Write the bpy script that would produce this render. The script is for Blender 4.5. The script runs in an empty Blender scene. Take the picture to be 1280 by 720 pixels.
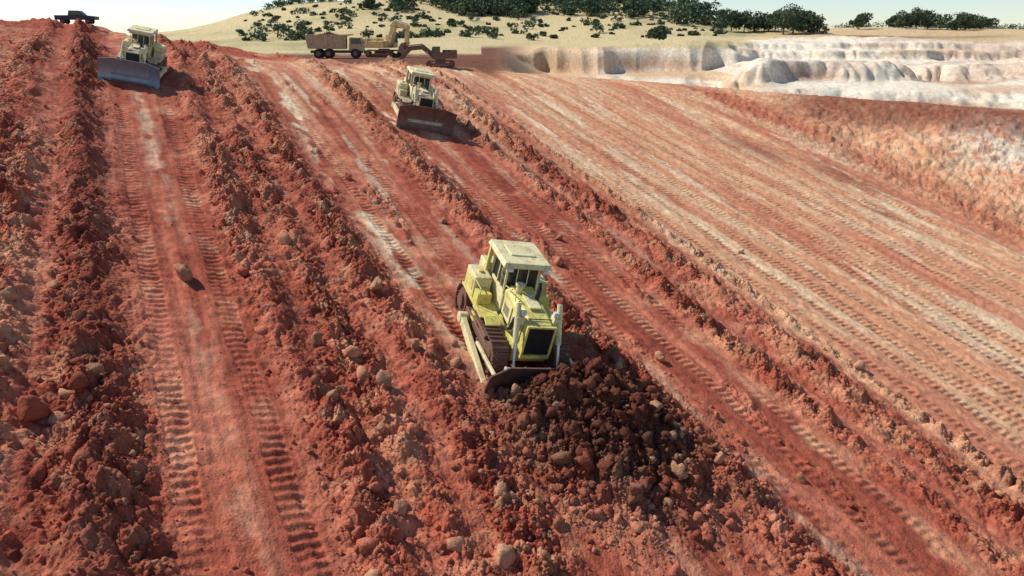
import bpy, bmesh, math, random
import numpy as np
from mathutils import Vector, Matrix, Euler
random.seed(7); rng=np.random.default_rng(11)
scene=bpy.context.scene
F32=np.float32
# ------------------------------------------------------------------ helpers
def ss(a,b,x):
    t=np.clip((x-a)/(b-a),0,1); return t*t*(3-2*t)
_ang=np.arange(256)*(2*math.pi/256); GX=np.cos(_ang).astype(F32); GY=np.sin(_ang).astype(F32)
def pn(x,y,seed=0):
    x=np.asarray(x,dtype=np.float64); y=np.asarray(y,dtype=np.float64)
    xi=np.floor(x); yi=np.floor(y)
    xf=(x-xi).astype(F32); yf=(y-yi).astype(F32)
    xi=(xi.astype(np.int64)+100000).astype(np.uint32); yi=(yi.astype(np.int64)+100000).astype(np.uint32)
    def g(ix,iy,dx,dy):
        h=ix*np.uint32(374761393)+iy*np.uint32(668265263)+np.uint32((seed*974711+13)&0xffffffff)
        h=(h^(h>>np.uint32(13)))*np.uint32(1274126177); h=(h^(h>>np.uint32(16)))&np.uint32(255)
        return GX[h]*dx+GY[h]*dy
    one=np.uint32(1)
    u=xf*xf*xf*(xf*(xf*6-15)+10); v=yf*yf*yf*(yf*(yf*6-15)+10)
    a=g(xi,yi,xf,yf); b=g(xi+one,yi,xf-1,yf); c=g(xi,yi+one,xf,yf-1); d=g(xi+one,yi+one,xf-1,yf-1)
    r=(a+u*(b-a)); s=(c+u*(d-c))
    return (r+v*(s-r))*1.5
def fbm(x,y,o,seed=0):
    t=0;a=1.;n=0
    for i in range(o):
        t=t+a*pn(x*2**i+i*7.3,y*2**i-i*3.1,seed+i); n+=a; a*=.5
    return t/n
def lin(c):
    c=np.array(c,dtype=float)/255.
    return np.where(c<=.04045,c/12.92,((c+.055)/1.055)**2.4)
# ------------------------------------------------------------------ terrain
DU=(-.465,.885); DV=(.885,.465)
_v=np.linspace(-150,400,5501)
_s=np.where(_v<-3.5,-.24,-.152); _s=np.where(_v>25,-.152*(1-ss(25,62,_v)),_s)
_z=np.cumsum(_s)*(_v[1]-_v[0]); _z-=np.interp(0,_v,_z)
def uv(x,y): return x*DU[0]+y*DU[1], x*DV[0]+y*DV[1]
def xy(u,v): return u*DU[0]+v*DV[0], u*DU[1]+v*DV[1]
WIND=[(-2.7,.95,.8),(-5.6,.35,.7),(5.1,.6,.75),(7.4,.35,.7),(9.9,.55,.85),(19.9,.5,.9),(29.3,.25,.7),(32.6,.45,1.0),(47,.12,.6),(56,.14,.6),(66,.25,.9)]
RUB=[(-2.6,1.6),(-6.2,1.2),(5.1,1.2),(7.4,1.1),(9.9,1.25),(19.9,1.3),(29.3,.75),(32.7,1.5),(36,.5)]
LANES=[(1.36,1.5,1.),(14.3,1.35,.9),(23.6,1.25,.95),(25.9,1.3,.7),(17.0,1.3,.4),(30.9,1.2,.4),
 (38.6,1.3,.8),(41.5,1.3,.9),(43.2,1.3,.7),(46.,1.3,.9),(49.3,1.3,.8),(51.4,1.3,.9),(54.6,1.3,.9),(58.4,1.3,.8),(61.5,1.3,.8),(64.,1.3,.7)]
HEAP=(23.0,15.9)
def heapf(u,v,k=1.):
    a=np.exp(-(((u-HEAP[0])/2.5)**2+((v-HEAP[1])/3.0)**2)*k)
    b=.45*np.exp(-(((u-20.0)/2.6)**2+((v-16.6)/3.1)**2)*k)
    return a+b
def wob(u,v): return v+.4*pn(u*.06,v*.1,91)+.2*pn(u*.25,v*.3,92)
def rubmask(u,v):
    w=wob(u,v); m=0
    for v0,wd in RUB: m=np.maximum(m,np.exp(-((w-v0)/wd)**2))
    m=m*(.5+.65*ss(-.4,.4,pn(u*.09,v*.3,33)))
    m=np.maximum(m,.4*ss(.3,.6,pn(u*.16,v*.45,34))*(1-ss(33,36,v))*np.where(np.abs(v-1.3)<2.6,.2,1.))
    m=np.maximum(m,1.2*np.minimum(1,heapf(u,v,.6)*1.3))
    m=np.maximum(m,.42*ss(-4,-9,v))
    m=np.maximum(m,.4*ss(68,72,v))
    return m
def treads(u,v):
    w=wob(u,v)*.5+v*.5; m=0
    for i,(c,g,a) in enumerate(LANES):
        if c>35: cc=c+.9*pn(u*.03,c,60+i)
        elif c>20: cc=c+.4*pn(u*.04,c,60+i)
        else: cc=c
        d=np.abs(np.abs(w-cc)-g)+.08*pn(u*1.3,v*1.3,69)
        wd=.50 if c==1.36 else .40
        k=ss(wd,wd-.13,d)*a
        if c!=1.36: k=k*ss(-.5,.05,pn(u*.1,v*.35,70+i))
        else: k=k*(.45+.55*ss(-.35,.15,pn(u*.18,v*.5,70+i)))
        m=np.maximum(m,k)
    m=m*(.6+.4*ss(-.3,.2,pn(u*.9,v*1.6,68)))
    m=m*(1-np.clip(heapf(u,v,.6)*2,0,1))
    return m
CV=[-40,-20,0,10,25,40,50,70,82,96,150]; CZ=[1.6,.6,-1.,-2.4,-3.8,-4.6,-5.1,-6.5,-7.7,-8.7,-9.6]
HS=(np.array([-800,150,240,300,370,440,500,600,700,780,830,880,930,1000,1400,2500])-640)/949.
HZ=np.array([0,0,4,10.5,16,18.5,18.5,18,17.5,15,12,7,1,0,0,0])*1.0
def base(x,y):
    u,v=uv(x,y)
    sl=-18.9+.227*u+np.interp(v,_v,_z)
    sl=sl+5.4*ss(69,98,v+1.5*pn(u*.08,v*.05,5))
    C=np.interp(v,CV,CZ)
    k=1.6; h=np.clip(.5+.5*(C-sl)/k,0,1)
    return C*(1-h)+sl*h-k*h*(1-h)
def far(x,y):
    s=x/np.maximum(y,1.)
    floor=-3.6-7.6*ss(-.02,.05,s)
    gull=14*pn(x*.028,y*.01,21)+7*np.abs(pn(x*.065,y*.02,22))+3.0*np.abs(pn(x*.19,y*.05,23))*ss(-.3,.3,pn(x*.04,y*0,24))
    Yc=168-8*ss(.1,.28,s)+34*ss(.29,.36,s)+gull
    rim=-2.1+1.1*ss(0,.3,s)+.9*pn(x*.03,y*.03,35)
    cl=ss(-.02,.05,s)
    q=y-Yc+3
    t=.34*ss(-14,-1,q)+.26*ss(0,7,q)+.40*ss(1.2,3.6,q)
    z=floor+(rim-floor)*np.where(s>-.05,t*cl+ss(150,220,y)*(1-cl),ss(150,220,y))
    z=z+3.6*ss(200,320,y)*ss(-.05,.25,s)+1.5*ss(200,320,y)*(1-ss(-.05,.25,s))
    hz=np.interp(s,HS,HZ)
    z=z+hz*(ss(190,430,y)*.75+.25*ss(260,400,y))*(1-ss(460,900,y))*(1+.12*pn(x*.012,y*.012,25))
    mm=ss(.24,.34,s)*(1-ss(205,240,y))
    er=8*pn(x*.018,y*.02,27)+4*pn(x*.05,y*.05,26)+2.0*np.abs(pn(x*.15,y*.10,28))+.8*np.abs(pn(x*.45,y*.25,29))
    yy=y+er*2.2
    bench=-12.0+3.8*ss(118,129,yy)+2.8*ss(138,143,yy)+.8*ss(150,165,yy)+1.8*ss(168,172,yy)+1.2*ss(178,183,yy)
    bench=bench+(.5*er*.42)*ss(116,128,y)+.5*fbm(x*.12,y*.12,4,36)*ss(116,128,y)
    z=z*(1-mm)+np.maximum(bench,z*ss(185,215,y)+bench*(1-ss(185,215,y)))*mm
    return z
def height(x,y,detail=True):
    u,v=uv(x,y); r=np.hypot(x,y)
    z=base(x,y)
    s=x/np.maximum(y,1.)
    L=1-ss(-.50,-.28,s)
    mb=np.exp(-((r-104)/9.)**2)
    z=z+mb*(1.7*L+.9*(1-ss(-.25,-.2,s))*(1-L)+.7*ss(-.22,-.16,s)*(1-ss(-.06,-.02,s)))*(.75+.5*pn(x*.12,y*.1,41)+.35*np.abs(pn(x*.4,y*.4,42)))
    fb=ss(114,128,r)
    z=z*(1-fb)+far(x,y)*fb
    near=1-ss(95,118,r)
    w=wob(u,v)
    for v0,h,wd in WIND:
        z=z+near*h*np.exp(-((w-v0)/wd)**2)*(.7+.7*pn(u*.25,v0+0*u,int(50+v0)))
    z=z+1.95*heapf(u,v)*(1+.2*pn(u*.6,v*.6,44))
    if detail:
        m=rubmask(u,v)*near; m2=m+.05*near+.25*(1-near)*ss(135,100,r)
        b1=np.abs(pn(x*.7,y*.7,1)); b2=np.abs(pn(x*1.6+3,y*1.6,2)); b3=np.abs(pn(x*3.7,y*3.7+5,3)); b4=np.abs(pn(x*8.5,y*8.5+5,4))
        n0=fbm(x*.25,y*.25,3,6)
        z=z+m2*(.85*b1+.54*b2+.28*b3+.12*b4-.3)+.12*n0
        z=z+near*.025*pn(u*.5,v*5,8)+near*.018*pn(x*11,y*11,9)+near*.035*pn(x*2.4,y*2.4,10)
        z=z+near*(1-np.clip(m,0,1))*.07*pn(u*.05,v*1.9,12)
        tr=treads(u,v)*near
        gr=np.sin(2*math.pi*(u+.08*pn(u*.8,v*.8,3))/.42)
        z=z+tr*(-.07+.06*np.clip(gr,-.6,.7)*ss(75,45,r))
        bk=ss(69,74,v)*near
        z=z+bk*(.8*fbm(x*.12,y*.12,3,15)+.3*np.abs(pn(x*.5,y*.5,16)))
        lb=ss(-6,-12,v)*near
        z=z+lb*1.1*pn(x*.14,y*.14,17)
    return z
RED=lin((162,83,62)); RED2=lin((186,110,84)); DRED=lin((116,57,44)); ORG=lin((204,144,108)); TAN=lin((216,174,134)); PALE=lin((228,206,168))
DARK=lin((78,44,33)); WHT=lin((230,216,192)); CLF=lin((200,168,132)); GRS=lin((200,180,134)); GRS2=lin((166,154,108)); BRN=lin((132,88,66))
def mix(c,d,t): return c*(1-t[:,None])+d*t[:,None]
def color(x,y,z):
    u,v=uv(x,y); r=np.hypot(x,y); s=x/np.maximum(y,1.); w=wob(u,v)
    n1=pn(u*.05,v*.55,101); n2=pn(u*.14,v*1.5,102); n3=fbm(x*.35,y*.35,4,103); n4=pn(u*.02,v*.25,104); n5=fbm(x*1.2,y*1.2,3,105)
    st=.5*n1+.3*n2+.35*n3
    c=np.repeat(RED[None,:],len(x),0)
    c=mix(c,RED2,ss(-.1,.5,st+.1))
    c=mix(c,DRED,.5*ss(.15,.5,-st+.3*n5))
    o=ss(33.5,37,w+1.2*n3)
    up=ss(50,95,u+14*n1)*ss(5,20,v)
    t=np.clip(np.maximum(o,.85*up),0,1)
    c=mix(c,ORG,t)
    c=mix(c,TAN,.85*t*ss(-.15,.4,n1+.4*n2+.3*n3))
    c=mix(c,RED2,t*.7*ss(.12,.5,pn(u*.035,v*.3,110)+.35*n3))
    for (pu,pv,a,b) in [(60,62,5,2.2),(50,66,6,2.),(42,62,3,1.)]:
        c=mix(c,DRED,.6*np.exp(-((u-pu)/a)**2-((v-pv)/b)**2))
    lane=0
    for v0,wd,a in [(12.6,.8,1.),(14.9,.5,.55),(21.9,.6,.9),(27.5,.5,.2),(30.8,.4,.25),(17.5,.4,.4),(1.4,.55,.45),(39.2,.6,.7),(45,.7,.4),(52,.8,.4),(60,.8,.4)]:
        lane=np.maximum(lane,a*np.exp(-((w-v0)/wd)**2))
    pat=ss(.0,.35,pn(u*.09,v*.4,120)+.55*pn(u*.4,v*1.3,121)+.4*n5+.02)
    c=mix(c,PALE,np.clip(lane*pat*(.3+.7*ss(26,45,u)),0,.88))
    c=mix(c,PALE,t*.5*ss(.24,.6,pn(u*.06,v*.5,122)+.4*pn(u*.4,v*1.2,123)+.3*n5))
    c=mix(c,ORG,.55*ss(.22,.6,n3+.5*n4)*(1-t))
    lb=ss(-3.5,-6,v)
    c=mix(c,ORG,lb*.75*ss(.0,.4,fbm(x*.12,y*.12,3,130)))
    m=np.clip(rubmask(u,v),0,1)
    c=mix(c,DRED,.6*m*ss(-.2,.4,fbm(x*.8,y*.8,3,131)))
    c=mix(c,lin((158,108,74)),.55*m*ss(.0,.4,fbm(x*.5+4,y*.5,3,135))*ss(3,5,v))
    c=mix(c,TAN,.4*m*ss(.15,.5,pn(x*1.3,y*1.3,132)))
    c=mix(c,DARK,np.clip(heapf(u,v,.75)*1.6,0,1)*.82)
    c=mix(c,DRED,.6*np.exp(-((w+2.5)/1.2)**2))
    tr=treads(u,v)
    c=mix(c,lin((158,106,76)),.42*tr*ss(33,36,v))
    c=mix(c,TAN,.30*tr*ss(34,30,v)*ss(-.2,.3,n3))
    rb=ss(69,73,v)*(1-ss(112,120,r))
    c=mix(c,RED,.7*rb*ss(1.,-.6,(v-73)/4.))
    c=mix(c,mix(c*0+ORG,TAN,ss(-.2,.3,n3+.4*n5)),rb*ss(73,80,v)*.85)
    c=mix(c,WHT,rb*np.exp(-((u-46)/6.)**2-((v-88)/6.)**2)*.95*ss(-.3,.1,n5+n3+.1))
    c=mix(c,DRED,rb*.75*ss(97,103,r+4*n3)*ss(.33,.42,s))
    c=mix(c,mix(c*0+RED,ORG,ss(-.2,.4,fbm(x*.1,y*.1,3,134))),ss(88,98,r)*(1-ss(-.3,-.15,s)))
    c=mix(c,lin((96,62,48)),.8*ss(98,106,r)*ss(-.24,-.18,s)*(1-ss(-.03,.0,s))*ss(-.5,.1,n3+.3))
    f=ss(112,119,r+3*n3)
    cf=np.repeat(lin((116,76,58))[None,:],len(x),0)
    cf=mix(cf,CLF,ss(-.03,.03,s))
    sed=fbm(x*.03,z*.45,3,140)+.25*pn(x*.2,z,141)
    cf=mix(cf,WHT,ss(.04,.2,s)*ss(-.4,.2,sed+.25*ss(.28,.34,s)))
    cf=mix(cf,lin((190,138,102)),ss(.0,.05,s)*.6*ss(.1,.35,fbm(x*.025+3,z*.4,3,146)))
    cf=mix(cf,BRN,ss(.08,.2,s)*.45*ss(.15,.42,fbm(x*.03+9,y*.05,3,142)))
    cf=mix(cf,lin((222,190,160)),ss(.28,.34,s)*.55*ss(-.05,.3,fbm(x*.02+2,y*.03,3,147)))
    rimz=ss(-3.0,-2.1,z)*ss(150,165,y)
    top=np.where(s>-.04,rimz*(1-ss(.28,.33,s))+ss(.28,.33,s)*ss(196,212,y),ss(145,165,y+14*n3))
    gcol=mix(np.repeat(GRS[None,:],len(x),0),GRS2,ss(-.1,.45,fbm(x*.012,y*.012,4,145)+.3*pn(x*.08,y*.05,148)))
    gcol=mix(gcol,lin((204,172,132)),.7*ss(.28,.4,s))
    cf=mix(cf,gcol,top)
    cf=mix(cf,lin((128,84,64)),.8*ss(.4,.45,s)*(1-ss(.6,.68,s))*np.exp(-((y-232)/14.)**2))
    c=mix(c,cf,f)
    c*=(1+.12*pn(x*2.1,y*2.1,150)+.10*pn(x*6,y*6,151))[:,None]
    return np.clip(c,.01,.9)
az=np.radians(np.arange(-51,51.01,.076))
def geo(a,b,k): return a*np.exp(np.arange(0,math.log(b/a),k))
rr=np.concatenate([geo(8,14,.012),geo(14,60,.0028),geo(60,215,.0035),geo(215,3500,.02),[3600.]])
A,R=np.meshgrid(az,rr); nx=len(az); ny=len(rr)
X=(np.sin(A)*R).ravel(); Y=(np.cos(A)*R).ravel()
Z=np.empty_like(X); COL=np.ones((len(X),4),dtype=F32); TR=np.empty(len(X),dtype=F32); RB=np.empty(len(X),dtype=F32)
for i in range(0,len(X),150000):
    sl=slice(i,i+150000); Z[sl]=height(X[sl],Y[sl]); COL[sl,:3]=color(X[sl],Y[sl],Z[sl])
    U_,V_=uv(X[sl],Y[sl]); n_=1-ss(95,116,np.hypot(X[sl],Y[sl])); TR[sl]=treads(U_,V_)*n_; RB[sl]=np.clip(rubmask(U_,V_)*n_,0,1)
def npmesh(name,verts,faces,k):
    me=bpy.data.meshes.new(name); nv=len(verts); nf=len(faces)
    me.vertices.add(nv); me.vertices.foreach_set('co',np.ascontiguousarray(verts,dtype=F32).ravel())
    me.loops.add(nf*k); me.loops.foreach_set('vertex_index',np.ascontiguousarray(faces,dtype=np.int32).ravel())
    me.polygons.add(nf); me.polygons.foreach_set('loop_start',np.arange(0,nf*k,k,dtype=np.int32))
    me.update(calc_edges=True); return me
I=(np.arange(ny-1)[:,None]*nx+np.arange(nx-1)[None,:]).ravel()
fc=np.stack([I,I+1,I+nx+1,I+nx],1)
me=npmesh('ground',np.stack([X,Y,Z],1),fc[:,::-1],4)
def addcol(me,c):
    a=me.attributes.new('soil','FLOAT_COLOR','POINT'); a.data.foreach_set('color',np.ascontiguousarray(c,dtype=F32).ravel())
def addf(me,n,c):
    a=me.attributes.new(n,'FLOAT','POINT'); a.data.foreach_set('value',np.ascontiguousarray(c,dtype=F32))
addcol(me,COL); addf(me,'tread',TR); addf(me,'rub',RB)
me.polygons.foreach_set('use_smooth',np.ones(len(fc),dtype=bool))
ground=bpy.data.objects.new('ground',me); scene.collection.objects.link(ground)
print('ground verts',len(X),'zmin',Z.min())
# ------------------------------------------------------------------ materials
def newmat(n):
    m=bpy.data.materials.new(n); m.use_nodes=True; nt=m.node_tree; b=nt.nodes['Principled BSDF']; return m,nt,b
def N(nt,t,**kw):
    n=nt.nodes.new(t)
    for k,v in kw.items(): setattr(n,k,v)
    return n
def math_(nt,op,a,b=None):
    n=N(nt,'ShaderNodeMath',operation=op)
    for i,q in enumerate((a,b)):
        if q is None: continue
        if isinstance(q,(int,float)): n.inputs[i].default_value=q
        else: nt.links.new(q,n.inputs[i])
    return n.outputs[0]
def soilmat(name,treadp=True):
    m,nt,b=newmat(name); L=nt.links
    at=N(nt,'ShaderNodeAttribute',attribute_name='soil')
    g=N(nt,'ShaderNodeNewGeometry'); pos=g.outputs['Position']
    n1=N(nt,'ShaderNodeTexNoise'); n1.inputs['Scale'].default_value=1.6; n1.inputs['Detail'].default_value=8; n1.inputs['Roughness'].default_value=.65; L.new(pos,n1.inputs['Vector'])
    n2=N(nt,'ShaderNodeTexNoise'); n2.inputs['Scale'].default_value=14; n2.inputs['Detail'].default_value=5; L.new(pos,n2.inputs['Vector'])
    mr=N(nt,'ShaderNodeMapRange'); mr.inputs[1].default_value=.3; mr.inputs[2].default_value=.7; mr.inputs[3].default_value=.72; mr.inputs[4].default_value=1.26; L.new(n1.outputs[0],mr.inputs[0])
    mr2=N(nt,'ShaderNodeMapRange'); mr2.inputs[1].default_value=.3; mr2.inputs[2].default_value=.7; mr2.inputs[3].default_value=.78; mr2.inputs[4].default_value=1.22; L.new(n2.outputs[0],mr2.inputs[0])
    f=math_(nt,'MULTIPLY',mr.outputs[0],mr2.outputs[0])
    vm=N(nt,'ShaderNodeVectorMath',operation='SCALE'); L.new(at.outputs['Color'],vm.inputs[0]); L.new(f,vm.inputs['Scale'])
    L.new(vm.outputs[0],b.inputs['Base Color']); b.inputs['Roughness'].default_value=.95; b.inputs['Specular IOR Level'].default_value=.1
    vo=N(nt,'ShaderNodeTexVoronoi'); vo.inputs['Scale'].default_value=5.5; L.new(pos,vo.inputs['Vector'])
    h=math_(nt,'ADD',math_(nt,'MULTIPLY',n1.outputs[0],.12),math_(nt,'MULTIPLY',n2.outputs[0],.06))
    rb=N(nt,'ShaderNodeAttribute',attribute_name='rub').outputs['Fac']
    h=math_(nt,'SUBTRACT',h,math_(nt,'MULTIPLY',math_(nt,'MULTIPLY',vo.outputs['Distance'],.22),rb))
    if treadp:
        tr=N(nt,'ShaderNodeAttribute',attribute_name='tread').outputs['Fac']
        sx=N(nt,'ShaderNodeSeparateXYZ'); L.new(pos,sx.inputs[0])
        uu=math_(nt,'ADD',math_(nt,'MULTIPLY',sx.outputs[0],DU[0]),math_(nt,'MULTIPLY',sx.outputs[1],DU[1]))
        sn=math_(nt,'SINE',math_(nt,'MULTIPLY',uu,2*math.pi/.42))
        h=math_(nt,'ADD',h,math_(nt,'MULTIPLY',math_(nt,'MULTIPLY',sn,.05),tr))
    bp=N(nt,'ShaderNodeBump'); bp.inputs['Strength'].default_value=.8; bp.inputs['Distance'].default_value=1.; L.new(h,bp.inputs['Height']); L.new(bp.outputs[0],b.inputs['Normal'])
    return m
soil=soilmat('soil_material'); ground.data.materials.append(soil)
clodm=soilmat('clod_material',False)
def paint(name,c,dust=.45,rough=.5,metal=0.,dc=(150,100,78),scale=2.2):
    m,nt,b=newmat(name); L=nt.links
    tc=N(nt,'ShaderNodeTexCoord')
    n=N(nt,'ShaderNodeTexNoise'); n.inputs['Scale'].default_value=scale; n.inputs['Detail'].default_value=8; n.inputs['Roughness'].default_value=.7; L.new(tc.outputs['Object'],n.inputs['Vector'])
    mr=N(nt,'ShaderNodeMapRange'); mr.inputs[1].default_value=.68-dust*.5; mr.inputs[2].default_value=.85-dust*.25; L.new(n.outputs[0],mr.inputs[0])
    mx=N(nt,'ShaderNodeMix',data_type='RGBA'); L.new(mr.outputs[0],mx.inputs[0])
    mx.inputs[6].default_value=(*lin(c),1); mx.inputs[7].default_value=(*lin(dc),1)
    n2=N(nt,'ShaderNodeTexNoise'); n2.inputs['Scale'].default_value=scale*5; n2.inputs['Detail'].default_value=6; L.new(tc.outputs['Object'],n2.inputs['Vector'])
    mr3=N(nt,'ShaderNodeMapRange'); mr3.inputs[1].default_value=.60; mr3.inputs[2].default_value=.68; mr3.inputs[4].default_value=.65; L.new(n2.outputs[0],mr3.inputs[0])
    mx2=N(nt,'ShaderNodeMix',data_type='RGBA'); L.new(mr3.outputs[0],mx2.inputs[0]); L.new(mx.outputs[2],mx2.inputs[6]); mx2.inputs[7].default_value=(.07,.05,.035,1)
    L.new(mx2.outputs[2],b.inputs['Base Color']); b.inputs['Metallic'].default_value=metal
    r=math_(nt,'ADD',math_(nt,'MULTIPLY',n.outputs[0],.4),rough-.2); L.new(r,b.inputs['Roughness'])
    bp=N(nt,'ShaderNodeBump'); bp.inputs['Strength'].default_value=.25; bp.inputs['Distance'].default_value=.03; L.new(n.outputs[0],bp.inputs['Height']); L.new(bp.outputs[0],b.inputs['Normal'])
    return m
M=dict(
 yel=paint('faded_yellow_paint',(220,210,112),.44,.55,dc=(170,130,92)), cream=paint('cream_paint',(228,216,162),.4,.6,dc=(176,138,104)),
 pale=paint('dusty_cream_paint',(204,192,156),.5,.65), steel=paint('worn_steel',(120,105,95),.7,.55,.4),
 track=paint('dusty_track_steel',(98,82,70),.8,.7,.2,(138,92,70),5), blade=paint('blade_steel_blue',(140,150,162),.4,.4,.35,(150,118,100)),
 bladebr=paint('blade_soiled',(96,80,76),.6,.6,.3), black=paint('black_rubber',(30,28,28),.3,.7,0,(95,70,58)),
 grille=paint('grille_dark',(26,26,26),.15,.6), tan=paint('truck_tan_paint',(212,180,132),.45,.65), org=paint('excavator_yellow',(220,188,118),.4,.6),
 brown=paint('excavator_dusty_brown',(92,72,52),.5,.6), white=paint('white_paint',(220,220,215),.3,.5), navy=paint('dark_car_paint',(40,45,60),.2,.4))
m,nt,b=newmat('cab_glass'); b.inputs['Base Color'].default_value=(.02,.03,.03,1); b.inputs['Roughness'].default_value=.12; b.inputs['Specular IOR Level'].default_value=.6; M['glass']=m
m,nt,b=newmat('chrome_rod'); b.inputs['Base Color'].default_value=(.6,.6,.6,1); b.inputs['Metallic'].default_value=1; b.inputs['Roughness'].default_value=.3; M['chrome']=m
# ------------------------------------------------------------------ part builder
class Part:
    def __init__(s,name,mat,bev=.02): s.name=name; s.mat=mat; s.bm=bmesh.new(); s.bev=bev
    def box(s,c,d,rot=None,taper=None):
        v=bmesh.ops.create_cube(s.bm,size=1)['verts']
        for p in v:
            tx,ty=(1,1)
            if taper and p.co.z>0: tx,ty=taper
            p.co=Vector((p.co.x*d[0]*tx,p.co.y*d[1]*ty,p.co.z*d[2]))
        mt=Matrix.Translation(c)
        if rot: mt=mt@Euler(rot).to_matrix().to_4x4()
        bmesh.ops.transform(s.bm,matrix=mt,verts=v); return s
    def beam(s,a,b,w,h):
        a=Vector(a);b=Vector(b);d=b-a
        v=bmesh.ops.create_cube(s.bm,size=1)['verts']
        for p in v: p.co=Vector((p.co.x*d.length,p.co.y*w,p.co.z*h))
        q=d.to_track_quat('X','Z'); bmesh.ops.transform(s.bm,matrix=Matrix.Translation((a+b)/2)@q.to_matrix().to_4x4(),verts=v); return s
    def cyl(s,a,b,r,seg=16,r2=None):
        a=Vector(a);b=Vector(b);d=b-a
        v=bmesh.ops.create_cone(s.bm,cap_ends=True,segments=seg,radius1=r,radius2=r if r2 is None else r2,depth=d.length)['verts']
        q=d.to_track_quat('Z','Y'); bmesh.ops.transform(s.bm,matrix=Matrix.Translation((a+b)/2)@q.to_matrix().to_4x4(),verts=v); return s
    def prism(s,pts,y0,y1,y0b=None,y1b=None):
        A_=[s.bm.verts.new((x,y0,z)) for x,z in pts]; B_=[s.bm.verts.new((x,y1,z)) for x,z in pts]
        n=len(pts); fs=[s.bm.faces.new(A_),s.bm.faces.new(B_[::-1])]
        for i in range(n): fs.append(s.bm.faces.new((A_[i],B_[i],B_[(i+1)%n],A_[(i+1)%n])))
        return s
    def done(s,parent,shade=False):
        bmesh.ops.recalc_face_normals(s.bm,faces=s.bm.faces)
        me=bpy.data.meshes.new(s.name); s.bm.to_mesh(me); s.bm.free(); me.materials.append(M[s.mat])
        o=bpy.data.objects.new(s.name,me); scene.collection.objects.link(o); o.parent=parent
        if s.bev:
            md=o.modifiers.new('bevel','BEVEL'); md.width=s.bev; md.segments=2; md.limit_method='ANGLE'; md.angle_limit=math.radians(40)
        return o
def stadium(xf,zf,rf,xr,zr,rr_,n=400):
    pts=[]
    for i in range(25):
        a=math.pi/2-math.pi*i/24; pts.append((xf+rf*math.cos(a),zf+rf*math.sin(a)))
    for i in range(25):
        a=-math.pi/2-math.pi*i/24; pts.append((xr+rr_*math.cos(a),zr+rr_*math.sin(a)))
    pts.append(pts[0]); P=np.array(pts); d=np.r_[0,np.cumsum(np.hypot(*np.diff(P,axis=0).T))]
    return P,d
def crawler(parent,xf,xr,r,w,yc,pitch=.27,framemat='steel',tag=''):
    P,d=stadium(xf,r,r,xr,r*1.04,r*1.04); L=d[-1]; n=int(L/pitch)
    sh=Part('track_shoes'+tag,'track',.008)
    for i in range(n):
        t=(i+.5)/n*L; x=np.interp(t,d,P[:,0]); z=np.interp(t,d,P[:,1])
        x2=np.interp((t+.03)%L,d,P[:,0]); z2=np.interp((t+.03)%L,d,P[:,1]); a=math.atan2(z2-z,x2-x)
        sh.box((x,yc,z),(L/n*.9,w,.045),(0,-a,0))
        nx_,nz_=-math.sin(a),math.cos(a)
        sh.box((x+nx_*.05,yc,z+nz_*.05),(.045,w,.085),(0,-a,0))
        sh.box((x-nx_*.06,yc,z-nz_*.06),(L/n*.98,w*.35,.09),(0,-a,0))
    sh.done(parent)
    fr=Part('track_frame'+tag,framemat,.03)
    fr.box(((xf+xr)/2+.05,yc,r*.85),((xf-xr)-r*1.5,w*.6,r*.5))
    fr.box(((xf+xr)/2+.05,yc,r*1.2),((xf-xr)*.5,w*.45,r*.3)); fr.done(parent)
    wl=Part('track_wheels'+tag,'track',.015); hw=w*.36
    wl.cyl((xf,yc-hw,r),(xf,yc+hw,r),r-.12,28); wl.cyl((xf,yc-hw-.05,r),(xf,yc+hw+.05,r),r*.4,20)
    wl.cyl((xr,yc-hw,r*1.04),(xr,yc+hw,r*1.04),r-.1,28); wl.cyl((xr,yc-hw-.12,r*1.04),(xr,yc+hw+.12,r*1.04),r*.5,20)
    k=7
    for i in range(k):
        x=xr+r*.8+(xf-xr-r*1.6)*i/(k-1); wl.cyl((x,yc-hw,r*.34),(x,yc+hw,r*.34),r*.27,14)
    for f_ in (.33,.66):
        x=xr+(xf-xr)*f_; wl.cyl((x,yc-hw*.6,2*r-.2),(x,yc+hw*.6,2*r-.2),.12,12)
    wl.done(parent)
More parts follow.
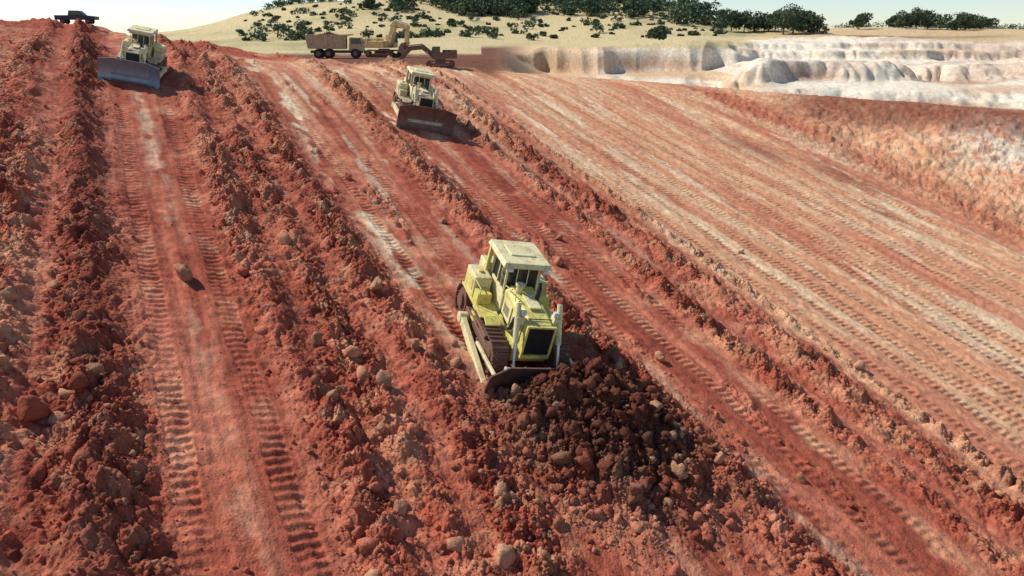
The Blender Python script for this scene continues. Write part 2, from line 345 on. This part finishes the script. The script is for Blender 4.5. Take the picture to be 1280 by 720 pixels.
def blade(parent,W,H,x0,z0,mat,pitch=0):
    bm=bmesh.new(); ys=[-W/2,-W/2+.03,-W*.30,-W*.15,0,W*.15,W*.30,W/2-.03,W/2]
    prof=[]
    for i in range(11):
        t=i/10; z=H*t; x=.20*(1-math.sin(math.pi*(.12+.8*t)))*1.6+(.12 if t<.01 else 0); prof.append((x,z))
    rows=[]
    for y in ys:
        wing=max(0,abs(y)-W*.30)*math.tan(math.radians(24)); drop=0 if abs(y)<W*.31 else .12*(abs(y)-W*.3)/(W*.2)
        rows.append([(x0+x+wing,y,z0+z*(1-drop*.6)) for x,z in prof])
    front=[[bm.verts.new(p) for p in r] for r in rows]; back=[[bm.verts.new((p[0]-.10,p[1],p[2])) for p in r] for r in rows]
    for i in range(len(ys)-1):
        for j in range(10):
            bm.faces.new((front[i][j],front[i+1][j],front[i+1][j+1],front[i][j+1]))
            bm.faces.new((back[i][j],back[i][j+1],back[i+1][j+1],back[i+1][j]))
        bm.faces.new((front[i][10],front[i+1][10],back[i+1][10],back[i][10])); bm.faces.new((front[i][0],back[i][0],back[i+1][0],front[i+1][0]))
    for i in (0,-1):
        for j in range(10): bm.faces.new((front[i][j],front[i][j+1],back[i][j+1],back[i][j]))
    p=Part('blade',mat,.012); p.bm=bm
    o=p.done(parent)
    q=Part('blade_stiffeners','pale' if mat!='blade' else 'blade',.02)
    q.box((x0-.06,0,z0+H*.28),(.24,W*.62,.30)); q.box((x0-.14,0,z0+H*.8),(.18,W*.62,.22))
    for y in (-1.3,-.5,.5,1.3): q.box((x0-.14,y,z0+H*.5),(.2,.09,H*.75))
    q.done(parent)
    c=Part('cutting_edge','steel',.01); c.box((x0+.27,0,z0-.02),(.06,W*.6,.28),(0,.25,0))
    for sg in (-1,1):
        c.box((x0+.27+W*.1*math.tan(math.radians(24)),sg*W*.4,z0-.01),(.06,W*.22,.28),(0,.25,sg*math.radians(24)))
    c.done(parent)
def place(e,x,y,zoff,hx,hy,scale=1.,tilt=True):
    z=float(height(np.array([x]),np.array([y]),False)[0]); up=Vector((0,0,1))
    if tilt:
        z=float(base(np.array([x]),np.array([y]))[0])
        e_=1.5
        zx=(base(np.array([x+e_]),np.array([y]))-base(np.array([x-e_]),np.array([y])))[0]/(2*e_); zy=(base(np.array([x]),np.array([y+e_]))-base(np.array([x]),np.array([y-e_])))[0]/(2*e_)
        up=Vector((-zx,-zy,1)).normalized()
    f=Vector((hx,hy,0)); f=(f-up*f.dot(up)).normalized(); l=up.cross(f)
    R_=Matrix((f,l,up)).transposed().to_4x4()
    e.matrix_world=Matrix.Translation((x,y,z+zoff))@R_@Matrix.Scale(scale,4)
def empty(n):
    e=bpy.data.objects.new(n,None); e.empty_display_size=.5; scene.collection.objects.link(e); return e
def dozer(u,v,hx,hy,body,cabm,bladem,lift,zoff,name='bulldozer',scale=1.,W=4.7):
    e=empty(name)
    for sg,t in ((1,'_left'),(-1,'_right')): crawler(e,2.05,-2.15,.66,.66,sg*1.3,tag=t)
    p=Part('chassis',body,.03); p.box((0,0,1.0),(4.7,1.5,.8)); p.box((0,0,.75),(.5,2.5,.35)); p.box((-2.45,0,1.25),(.5,1.3,1.0)); p.done(e)
    p=Part('engine_hood',body,.05)
    bm=p.bm; st=[(.05,.66,1.45,2.72),(1.4,.64,1.45,2.66),(2.75,.60,1.2,2.5)]; rows=[]
    for x,hw,z0,z1 in st: rows.append([bm.verts.new(q) for q in [(x,-hw,z0),(x,-hw,z1-.22),(x,-hw+.2,z1),(x,hw-.2,z1),(x,hw,z1-.22),(x,hw,z0)]])
    for a_,b_ in zip(rows,rows[1:]):
        for j in range(6): bm.faces.new((a_[j],a_[(j+1)%6],b_[(j+1)%6],b_[j]))
    bm.faces.new(rows[0]); bm.faces.new(rows[-1][::-1]); p.done(e)
    p=Part('hood_panels',cabm,.015)
    for sg in (-1,1):
        p.box((.75,sg*.675,1.95),(.95,.04,.75)); p.box((1.9,sg*.655,1.85),(1.0,.04,.7),(0,0,-sg*.03))
    p.box((1.35,0,2.72),(1.0,.5,.06),(0,.05,0)); p.done(e)
    p=Part('louvers','grille',0)
    for sg in (-1,1):
        for k in range(7): p.box((1.9,sg*.684,1.62+k*.075),(.8,.02,.035),(0,0,-sg*.03))
        for k in range(5): p.box((.75,sg*.70,1.78+k*.08),(.6,.02,.035))
    for xx in (.35,1.25,2.45): p.box((xx,0,2.70-.045*xx),(.025,1.0,.03),(0,.05,0))
    p.done(e)
    p=Part('hydraulic_hoses','black',0)
    for sg in (-1,1):
        for k in range(3):
            y=sg*(.70+.07*k); pts_=[(.2,y,1.6),(1.0,y+sg*.05,1.35+.05*k),(1.8,y+sg*.08,1.7),(2.2,y+sg*.1,2.5)]
            for a_,b_ in zip(pts_,pts_[1:]): p.cyl(a_,b_,.028,8)
    p.done(e)
    p=Part('radiator_grille','grille',.01); p.box((2.78,0,1.8),(.06,1.04,1.12))
    for k in range(9): p.box((2.825,0,1.33+k*.117),(.03,1.0,.03))
    p.done(e)
    p=Part('grille_frame',body,.02)
    for sg in (-1,1): p.box((2.80,sg*.565,1.8),(.12,.09,1.24))
    p.box((2.80,0,2.44),(.12,1.2,.08)); p.box((2.78,0,1.12),(.14,1.2,.16)); p.done(e)
    p=Part('exhaust_stack','black',.01); p.cyl((1.15,.28,2.6),(1.15,.28,3.25),.09); p.cyl((1.15,.28,3.25),(1.05,.28,3.42),.075); p.done(e)
    p=Part('air_cleaner',cabm,.01); p.cyl((.6,-.3,2.6),(.6,-.3,2.98),.14); p.cyl((.6,-.3,2.98),(.6,-.3,3.08),.19); p.done(e)
    p=Part('fenders',body,.02)
    for sg in (-1,1):
        p.box((-.75,sg*1.2,1.52),(2.9,1.0,.08)); p.box((.9,sg*1.15,1.50),(.5,.8,.06),(0,.35,0)); p.box((-.1,sg*.95,1.25),(.9,.45,.5))
    p.done(e)
    p=Part('tanks',cabm,.06); p.box((-1.55,-1.25,2.0),(1.25,.75,.88)); p.box((-1.55,1.25,2.0),(1.25,.75,.88)); p.box((-2.35,0,2.1),(.75,1.9,1.1)); p.done(e)
    p=Part('tank_details',body,.02); p.box((-.55,-1.3,1.8),(.55,.6,.45)); p.box((-.55,1.3,1.8),(.55,.6,.45)); p.cyl((-1.5,-1.25,2.42),(-1.5,-1.25,2.52),.12); p.cyl((-1.6,1.25,2.42),(-1.6,1.25,2.52),.12); p.box((-2.73,0,2.1),(.05,1.2,.7))
    for sg in (-1,1):
        p.box((-1.55,sg*1.635,2.0),(.9,.03,.5))
        for k in range(3): p.box((-.15-.0*k,sg*1.66,.95+k*.25),(.4,.1,.04))
    p.done(e)
    p=Part('cab_lower',cabm,.03); p.prism([(-1.7,1.55),(.15,1.55),(.15,2.25),(-.0,2.4),(-1.7,2.4)],-.74,.74); p.done(e)
    p=Part('cab_glass','glass',0); p.prism([(-1.62,2.38),(-.03,2.38),(-.16,3.4),(-1.6,3.4)],-.69,.69); p.done(e)
    p=Part('cab_pillars',cabm,.015)
    for sg in (-1,1):
        p.beam((.0,sg*.69,2.38),(-.13,sg*.69,3.42),.09,.09); p.beam((-1.64,sg*.70,2.38),(-1.6,sg*.70,3.42),.12,.12); p.beam((-.85,sg*.71,2.38),(-.85,sg*.71,3.42),.07,.08)
        p.beam((.0,sg*.69,2.40),(-1.64,sg*.69,2.40),.09,.08)
    p.beam((.0,-.23,2.38),(-.13,-.23,3.42),.05,.05); p.beam((.0,.23,2.38),(-.13,.23,3.42),.05,.05)
    p.box((-.86,0,3.46),(1.6,1.5,.14)); p.done(e)
    p=Part('rops_frame',body,.03)
    for sg in (-1,1): p.beam((-1.78,sg*.92,2.3),(-1.72,sg*.92,3.6),.16,.2)
    p.box((-1.72,0,3.5),(.2,1.9,.18)); p.done(e)
    p=Part('rops_roof',cabm,.05); p.box((-.85,0,3.68),(2.3,2.1,.2),taper=(.94,.93)); p.box((-.95,0,3.80),(1.0,1.1,.06)); p.done(e)
    p=Part('work_lights','white',.01)
    for y in (-.75,.75): p.box((.32,y,3.52),(.1,.2,.15)); p.box((2.3,y*.9,2.75),(.16,.2,.18))
    p.done(e)
    p=Part('operator_seat','black',.03); p.box((-1.1,0,2.45),(.5,.5,.3)); p.done(e)
    p=Part('handrails',body,0)
    for sg in (-1,1):
        for a_,b_ in [((-.9,1.6,1.55),(-.9,1.6,2.35)),((-.9,1.6,2.35),(-.1,1.6,2.35)),((-.1,1.6,2.35),(-.1,1.6,1.55)),((.2,.72,2.75),(1.2,.68,2.95)),((1.2,.68,2.95),(1.2,.6,2.6)),((-.2,.8,2.5),(-.25,.85,3.3))]:
            p.cyl((a_[0],sg*a_[1],a_[2]),(b_[0],sg*b_[1],b_[2]),.022,8)
    p.done(e)
    bx=3.55; bz=lift
    blade(e,W,1.85,bx,bz,bladem)
    p=Part('push_arms',cabm,.03)
    for sg in (-1,1):
        p.beam((-.9,sg*1.82,.55),(bx,sg*1.82,bz+.35),.24,.34); p.cyl((-.9,sg*1.6,.55),(-.9,sg*1.98,.55),.24); p.beam((1.3,sg*1.82,.75),(bx,sg*1.75,bz+1.35),.13,.13)
    p.done(e)
    p=Part('lift_cylinders',cabm,.01)
    for sg in (-1,1): p.cyl((2.05,sg*.86,3.05),(2.75,sg*.9,1.9+bz*.4),.11); p.box((2.25,sg*.76,2.45),(.35,.3,.35))
    p.done(e)
    p=Part('cylinder_rods','chrome',0)
    for sg in (-1,1): p.cyl((2.7,sg*.9,2.0+bz*.4),(bx+.02,sg*.92,bz+.75),.055)
    p.done(e)
    p=Part('ripper',body,.03)
    for y in (-.7,.7): p.beam((-2.5,y,.95),(-3.7,y,.85),.18,.25); p.beam((-2.55,y,1.55),(-3.6,y,1.35),.14,.16)
    p.box((-3.75,0,1.05),(.4,1.9,.55)); p.prism([(-3.95,2.0),(-3.6,2.0),(-3.55,.6),(-3.2,.25),(-3.4,.2),(-3.9,.55)],-.1,.1); p.done(e)
    x,y=xy(u,v); place(e,x,y,zoff,hx,hy,scale); return e
dozer(29.6,15.2,.34,-.94,'yel','cream','bladebr',-.6,0.02,scale=1.19,W=4.3)
dozer(67.2,24.8,.33,-.94,'pale','cream','bladebr',.12,.0,scale=1.13)
dozer(71,1.7,.24,-.97,'pale','cream','blade',.12,.0,scale=.95)
# ------------------------------------------------------------------ background machines
def wheels(e,pos,r,w):
    t=Part('tyres','black',.05); h=Part('rims','steel',.01)
    for x,y in pos: t.cyl((x,y-w/2,r),(x,y+w/2,r),r,24); h.cyl((x,y-w/2-.02,r),(x,y+w/2+.02,r),r*.5,16)
    t.done(e); h.done(e)
def dump_truck(X_,Y_,hx,hy):
    e=empty('dump_truck'); wheels(e,[(2.9,1.2),(2.9,-1.2),(-1.2,1.15),(-1.2,-1.15),(-2.7,1.15),(-2.7,-1.15)],.72,.62)
    p=Part('chassis','brown',.03); p.box((0,0,1.0),(8,1.1,.4)); p.done(e)
    p=Part('dump_body','tan',.03)
    o=[(-4.2,1.5),(1.4,1.45),(1.6,3.3),(2.6,3.45),(2.6,3.6),(1.45,3.55),(-4.5,3.35)]
    p.prism(o,-1.45,-1.35); p.prism(o,1.35,1.45); p.prism([(-4.2,1.45),(1.45,1.4),(1.45,1.6),(-4.2,1.65)],-1.35,1.35); p.prism([(1.35,1.5),(1.5,1.5),(1.6,3.5),(1.45,3.5)],-1.35,1.35); p.prism([(-4.3,1.6),(-4.2,1.6),(-4.4,3.3),(-4.5,3.3)],-1.35,1.35)
    p.box((2.1,0,3.52),(1.1,2.7,.1))
    for k in range(8):
        for sg in (-1,1): p.box((-3.9+k*.72,sg*1.5,2.45),(.14,.12,1.85))
    for sg in (-1,1): p.box((-1.4,sg*1.5,3.42),(6,.14,.16))
    p.done(e)
    p=Part('soil_load','track',0); p.prism([(-4.1,3.1),(-2.5,3.6),(-.8,3.75),(.8,3.5),(1.3,3.1)],-1.3,1.3); p.done(e)
    p=Part('cab','tan',.06); p.prism([(1.9,1.1),(4.2,1.1),(4.2,2.1),(3.9,3.1),(2.1,3.1)],-1.2,1.2); p.done(e)
    p=Part('windows','glass',0); p.prism([(2.3,2.15),(4.0,2.15),(3.75,2.95),(2.3,2.95)],-1.215,1.215); p.box((4.08,0,2.55),(.12,2.1,.7),(0,-.29,0)); p.done(e)
    p=Part('bumper','brown',.03); p.box((4.3,0,.95),(.25,2.4,.5)); p.done(e)
    place(e,X_,Y_,0,hx,hy,1.08,False); return e
def excavator(X_,Y_,hx,hy,mat,boom,name='excavator',sc=1.,swing=0):
    e=empty(name)
    for sg,t in ((1,'_left'),(-1,'_right')): crawler(e,1.7,-1.7,.45,.55,sg*1.15,.3,tag=t)
    p=Part('turntable','steel',.02); p.cyl((0,0,.7),(0,0,1.15),.8,24); p.box((0,0,.65),(1.6,2.,.35)); p.done(e)
    p=Part('house',mat,.06); p.box((-.7,0,1.7),(3.4,2.7,.9)); p.box((-2.1,0,1.9),(.9,2.72,1.2)); p.box((-1.1,-.3,2.3),(1.5,1.6,.4)); p.done(e)
    p=Part('cab',mat,.05); p.prism([(.0,1.3),(1.35,1.3),(1.4,2.0),(1.15,3.0),(.0,3.0)],.4,1.36); p.done(e)
    p=Part('windows','glass',0); p.prism([(.1,1.95),(1.44,1.95),(1.2,2.88),(.1,2.88)],.44,1.38); p.done(e)
    b0,b1,b2,b3,b4=boom
    p=Part('boom',mat,.03)
    for a_,b_,w,h in ((b0,b1,.45,.75),(b1,b2,.42,.65),(b2,b3,.36,.55)): p.beam((a_[0],-.1,a_[1]),(b_[0],-.1,b_[1]),w,h)
    for q,rd in ((b0,.36),(b1,.38),(b2,.3),(b3,.25)): p.cyl((q[0],-.34,q[1]),(q[0],.14,q[1]),rd)
    p.done(e)
    p=Part('hydraulic_cylinders','chrome',0)
    for y in (-.4,.2): p.cyl((1.3,y,1.3),((b0[0]+b1[0])/2+.4,y,(b0[1]+b1[1])/2+.1),.09)
    p.cyl((b1[0],-.1,b1[1]+.45),(b2[0]+.1,-.1,b2[1]+.45),.09); p.done(e)
    p=Part('bucket','steel',.02); x,z=b3; dx,dz=b4
    p.prism([(x+.1,z+.2),(x+.5*dx,z+.1),(x+1.0*dx,z-.5),(x+.9*dx,z-1.1*dz),(x+.3*dx,z-1.3*dz),(x-.2*dx,z-.9*dz),(x+.25*dx,z-.5)],-.75,.55); p.done(e)
    place(e,X_,Y_,0,hx,hy,sc,False); return e
YT=128; px=lambda p,Y_:((p-640)/949.*Y_)
dump_truck(px(421,YT),YT,1,.12)
excavator(px(480,134),134,.9,-.5,'org',((.9,1.7),(2.2,4.4),(4.2,3.9),(4.0,1.8),(-1,1)),sc=1.28)
excavator(px(550,102),102,-1,-.1,'brown',((.9,1.5),(2.6,2.9),(4.6,2.7),(6.2,.9),(-1,1)),sc=.88)
def pickup(X_,Y_,hx,hy):
    e=empty('pickup_truck'); wheels(e,[(1.6,.8),(1.6,-.8),(-1.6,.8),(-1.6,-.8)],.38,.26)
    p=Part('body','navy',.05); p.prism([(-2.6,.55),(2.6,.55),(2.65,1.0),(1.3,1.15),(-2.6,1.15)],-.9,.9); p.prism([(-.9,1.1),(1.25,1.1),(.6,1.75),(-.7,1.78)],-.8,.8); p.done(e)
    p=Part('windows','glass',0); p.prism([(-.75,1.18),(1.02,1.18),(.5,1.68),(-.62,1.70)],-.815,.815); p.done(e)
    place(e,X_,Y_,.25,hx,hy,.85,False)
pickup(px(103,92),92,1,.2)
# ------------------------------------------------------------------ clods and stones
def rockset(sub,n,amp,seed):
    out=[]
    for k in range(n):
        bm=bmesh.new(); bmesh.ops.create_icosphere(bm,subdivisions=sub,radius=1)
        V=np.array([v.co[:] for v in bm.verts]); Fc=np.array([[v.index for v in f.verts] for f in bm.faces]); bm.free()
        r_=np.random.default_rng(seed+k)
        d=1+amp*pn(V[:,0]*1.1+k*5+V[:,2]*.8,V[:,1]*1.1+V[:,2]*1.3,seed)*1.3+amp*.6*pn(V[:,0]*2.6+k*3-V[:,2],V[:,1]*2.6+V[:,2]*2.1,seed+1)
        for _ in range(7):
            nrm=r_.normal(size=3); nrm/=np.linalg.norm(nrm); dd=V@nrm; d=np.where(dd*d>.62,.62/np.maximum(dd,.1),d)
        out.append((V*d[:,None],Fc))
    return out
def scatter(name,X_,Y_,S_,base_set,pal,sink=.25,dark=None):
    vs=[];fs=[];cs=[];off=0
    Z_=height(X_,Y_); C_=color(X_,Y_,Z_)
    for i in range(len(X_)):
        V,Fc=base_set[i%len(base_set)]
        q=Euler((rng.uniform(0,6.3),rng.uniform(0,6.3),rng.uniform(0,6.3))).to_matrix(); Rm=np.array(q)
        sc=S_[i]*np.array([1,rng.uniform(.7,1.1),rng.uniform(.6,.95)])
        P=(V*sc)@Rm.T; P=P+np.array([X_[i],Y_[i],Z_[i]+S_[i]*sink])
        vs.append(P); fs.append(Fc+off); off+=len(V)
        c=C_[i]*rng.uniform(.75,1.25)
        if rng.random()<pal: c=.4*c+.6*np.array(lin((194,150,114)))*rng.uniform(.7,1.)
        cs.append(np.repeat(np.r_[c,1.][None,:],len(V),0))
    V=np.concatenate(vs); Fc=np.concatenate(fs); me=npmesh(name,V,Fc,3); addcol(me,np.concatenate(cs)); addf(me,'rub',np.zeros(len(V)))
    me.materials.append(clodm); o=bpy.data.objects.new(name,me); scene.collection.objects.link(o); return o
def samp(n,rmax,power,seed,heap=False):
    r_=np.random.default_rng(seed)
    rad=14*np.exp(r_.random(n)*math.log(rmax/14)); a=np.radians(r_.uniform(-46,46,n)); x=np.sin(a)*rad; y=np.cos(a)*rad
    u,v=uv(x,y); w=rubmask(u,v)+.02; keep=r_.random(n)<np.clip(w,0,1)**power
    return x[keep],y[keep]
x,y=samp(62000,85,1.35,1); s=.035*(1-rng.random(len(x)))**-.43; s=np.minimum(s,.17); scatter('soil_clods',x,y,s,rockset(1,10,.35,5),.09); print('clods',len(x))
x,y=samp(6000,85,1.7,2); s=.12*(1-rng.random(len(x)))**-.36; s=np.minimum(s,.44); scatter('soil_lumps',x,y,s,rockset(2,12,.5,15),.12,.0); print('lumps',len(x))
r_=np.random.default_rng(9); nH=6500; uu=21.8+r_.normal(size=nH)*2.6; vv=16.3+r_.normal(size=nH)*2.4; x,y=xy(uu,vv); s=np.minimum(.038*(1-r_.random(nH))**-.46,.26)
scatter('spoil_heap_clods',x,y,s,rockset(2,10,.5,25),.04,.1)
nH=150; uu=21.5+r_.normal(size=nH)*2.2; vv=16.4+r_.normal(size=nH)*2.2; x,y=xy(uu,vv); s=r_.uniform(.24,.5,nH)
scatter('spoil_heap_chunks',x,y,s,rockset(3,10,.6,45),.02,-.05)
def atpix(p,q):
    cx=(p-640)/900.; cy=(360-q)/900.; dx=cx; dy=.944+.3305*cy; dz=-.3305+.944*cy
    t=np.linspace(12,140,4000); zz=base(dx*t,dy*t); i=np.argmax(dz*t<zz); return dx*t[i],dy*t[i]
BL=[(233,350,.6),(355,308,.5),(815,556,.5),(470,372,.4),(697,332,.38),(480,488,.4),(555,278,.3),(40,525,.6),(70,528,.38),(630,706,.48),(418,512,.42),(698,662,.34),(1075,462,.4),(395,330,.36),(735,395,.33),(825,452,.34),(760,548,.34),(700,300,.28),(15,385,.4),(395,430,.36),(435,225,.35),(290,190,.35),(895,600,.34),(1000,600,.28),(925,315,.33),(520,445,.34),(590,600,.34),(500,650,.38),(70,360,.4),(120,480,.36)]
rs=rockset(3,8,.4,77)
for i,(p,q,sz) in enumerate(BL):
    x,y=atpix(p,q); o=scatter('boulder',np.array([x]),np.array([y]),np.array([sz]),[rs[i%8]],.8,.40)
# ------------------------------------------------------------------ vegetation
def leafmat(n,c1,c2):
    m,nt,b=newmat(n); L=nt.links; g=N(nt,'ShaderNodeNewGeometry')
    no=N(nt,'ShaderNodeTexNoise'); no.inputs['Scale'].default_value=.7; no.inputs['Detail'].default_value=4; L.new(g.outputs['Position'],no.inputs['Vector'])
    mr=N(nt,'ShaderNodeMapRange'); mr.inputs[1].default_value=.35; mr.inputs[2].default_value=.65; L.new(no.outputs[0],mr.inputs[0])
    mx=N(nt,'ShaderNodeMix',data_type='RGBA'); L.new(mr.outputs[0],mx.inputs[0]); mx.inputs[6].default_value=(*c1,1); mx.inputs[7].default_value=(*c2,1); L.new(mx.outputs[2],b.inputs['Base Color']); b.inputs['Roughness'].default_value=.8; b.inputs['Specular IOR Level'].default_value=.2
    return m
leaf=leafmat('foliage',(.055,.09,.05),(.11,.145,.075)); bark=leafmat('bark',(.08,.055,.04),(.13,.10,.07))
def crown_pts(h,wd,n,r_):
    nb=max(7,int(10*wd/5)); P=[]
    cen=[(r_.normal()*wd*.26,r_.normal()*wd*.26,h*r_.uniform(.25,.82),wd*r_.uniform(.18,.32)) for _ in range(nb)]
    for c in cen:
        k=n//nb; d=r_.normal(size=(k,3)); d/=np.linalg.norm(d,axis=1)[:,None]; rad=c[3]*r_.uniform(.55,1.1,k)[:,None]
        P.append(np.array(c[:3])+d*rad*np.array([1,1,.8]))
    P=np.concatenate(P); P[:,2]=np.abs(P[:,2]); return P
def leaves(P,size,r_):
    n=len(P); a=r_.normal(size=(n,3)); a/=np.linalg.norm(a,axis=1)[:,None]; b=np.cross(a,r_.normal(size=(n,3))); b/=np.linalg.norm(b,axis=1)[:,None]
    s=size*r_.uniform(.6,1.4,n)[:,None]; V=np.stack([P-a*s-b*s*.3,P+b*s*.7-a*.2*s,P+a*s+b*s*.2,P-b*s*.7+a*.1*s],1).reshape(-1,3)
    return V,np.arange(4*n).reshape(-1,4)
def trunk(bm,base_,h,r_):
    def c(a,b,ra,rb):
        a=Vector(a);b=Vector(b);d=b-a; v=bmesh.ops.create_cone(bm,cap_ends=True,segments=6,radius1=ra,radius2=rb,depth=d.length)['verts']
        bmesh.ops.transform(bm,matrix=Matrix.Translation((a+b)/2)@d.to_track_quat('Z','Y').to_matrix().to_4x4(),verts=v)
    B=Vector(base_); T=B+Vector((r_.normal()*.2,r_.normal()*.2,h*.5)); c(B-Vector((0,0,.5)),T,h*.035,h*.022)
    for k in range(4):
        an=r_.uniform(0,6.28); c(B+(T-B)*r_.uniform(.55,1),T+Vector((math.cos(an)*h*.22,math.sin(an)*h*.22,h*r_.uniform(.1,.3))),h*.016,h*.006)
def tree(X_,Y_,h,wd,seed):
    r_=np.random.default_rng(seed); z=float(height(np.array([X_]),np.array([Y_]))[0]); e=empty('tree'); e.location=(X_,Y_,z-.2)
    bm=bmesh.new(); trunk(bm,(0,0,0),h,r_); me=bpy.data.meshes.new('trunk'); bm.to_mesh(me); bm.free(); me.materials.append(bark); o=bpy.data.objects.new('trunk',me); scene.collection.objects.link(o); o.parent=e
    V,Fc=leaves(crown_pts(h,wd,2200,r_),.32,r_); me=npmesh('crown',V,Fc,4); me.materials.append(leaf); o=bpy.data.objects.new('crown',me); scene.collection.objects.link(o); o.parent=e
k=0
for p,D,h,wd in [(899,262,7.5,7),(912,268,7,7),(928,270,6.5,7),(940,275,7.5,8),(953,272,7.5,8),(966,280,7,7),(977,255,9,9),(989,262,9.5,9),(1000,270,8,8),(1012,258,6,7),(1070,300,6,6),(1112,310,5,5),(1128,300,6.5,7),(1141,300,7.5,8),(1155,305,7.5,8),(1190,300,6,8),(1208,306,6.5,7),(1224,310,5,6),(823,205,4.6,4.8),(466,330,5,5)]:
    tree(px(p,D),D,h,wd,300+k); k+=1
def mass(name,pts,seed,nl=260,ls=.42):
    r_=np.random.default_rng(seed); Vs=[];Fs=[];off=0; bm=bmesh.new()
    px_=np.array([q[0] for q in pts]); py_=np.array([q[1] for q in pts]); zz=height(px_,py_)
    for (X_,Y_,h,wd),z in zip(pts,zz):
        z=float(z); P=crown_pts(h,wd,nl,r_)+np.array([X_,Y_,z-.3]); V,Fc=leaves(P,ls,r_); Vs.append(V);Fs.append(Fc+off);off+=len(V)
        if h>3: trunk(bm,(X_,Y_,z),h*.8,r_)
    V=np.concatenate(Vs);Fc=np.concatenate(Fs); me=npmesh(name,V,Fc,4); me.materials.append(leaf); e=empty(name)
    o=bpy.data.objects.new('crowns',me); scene.collection.objects.link(o); o.parent=e
    me=bpy.data.meshes.new('trunks'); bm.to_mesh(me); bm.free(); me.materials.append(bark); o=bpy.data.objects.new('trunks',me); scene.collection.objects.link(o); o.parent=e
r_=np.random.default_rng(50); pts=[]
for i in range(520):
    p=r_.normal(660,100)
    if p<500 or p>895: p=r_.uniform(515,890)
    D=r_.uniform(310,430)
    if p>780: D=r_.uniform(280,390)
    cl=pn(np.array([p*.02]),np.array([D*.03]),77)[0]
    if cl<-.05: continue
    pts.append((px(p,D),D,r_.uniform(4,8),r_.uniform(5,9)))
mass('hilltop_trees',pts,51,340,.5)
pts=[]
for i in range(300):
    p=r_.uniform(300,905); D=r_.uniform(225,360); q=r_.random()**2
    pts.append((px(p,D),D,.6+q*2.6,1.+q*3.4))
for i in range(36): 
    p=r_.uniform(340,510); D=r_.uniform(385,425); pts.append((px(p,D),D,r_.uniform(2,4.5),r_.uniform(3,6)))
for i in range(80):
    p=r_.uniform(1020,1500); D=r_.uniform(330,480); pts.append((px(p,D),D,r_.uniform(3,5),r_.uniform(5,9)))
mass('scrub_bushes',pts,52,150,.35)
# ------------------------------------------------------------------ light, sky, camera
w=bpy.data.worlds.new('World'); scene.world=w; w.use_nodes=True; nt=w.node_tree
sky=nt.nodes.new('ShaderNodeTexSky'); sky.sky_type='NISHITA'; sky.sun_disc=False
sd=Vector((-.80,.34,0)).normalized(); el=math.radians(47)
sky.sun_elevation=el; sky.sun_rotation=math.atan2(sd.x,sd.y); sky.air_density=1.0; sky.dust_density=.3; sky.ozone_density=3; sky.altitude=900
nt.links.new(sky.outputs[0],nt.nodes['Background'].inputs[0]); nt.nodes['Background'].inputs[1].default_value=.135
sun=bpy.data.lights.new('sun','SUN'); sun.energy=4.9; sun.angle=math.radians(.5); sun.color=(1,.96,.89)
so=bpy.data.objects.new('sun',sun); scene.collection.objects.link(so)
S=Vector((sd.x*math.cos(el),sd.y*math.cos(el),math.sin(el))); so.rotation_euler=S.to_track_quat('Z','Y').to_euler()
cam=bpy.data.cameras.new('camera'); cam.sensor_width=36; cam.lens=36*900/1280; cam.clip_start=.5; cam.clip_end=6000
co=bpy.data.objects.new('camera',cam); scene.collection.objects.link(co); co.rotation_euler=(math.radians(90-19.3),0,0); scene.camera=co
scene.view_settings.view_transform='Standard'; scene.view_settings.look='None'; scene.view_settings.exposure=0
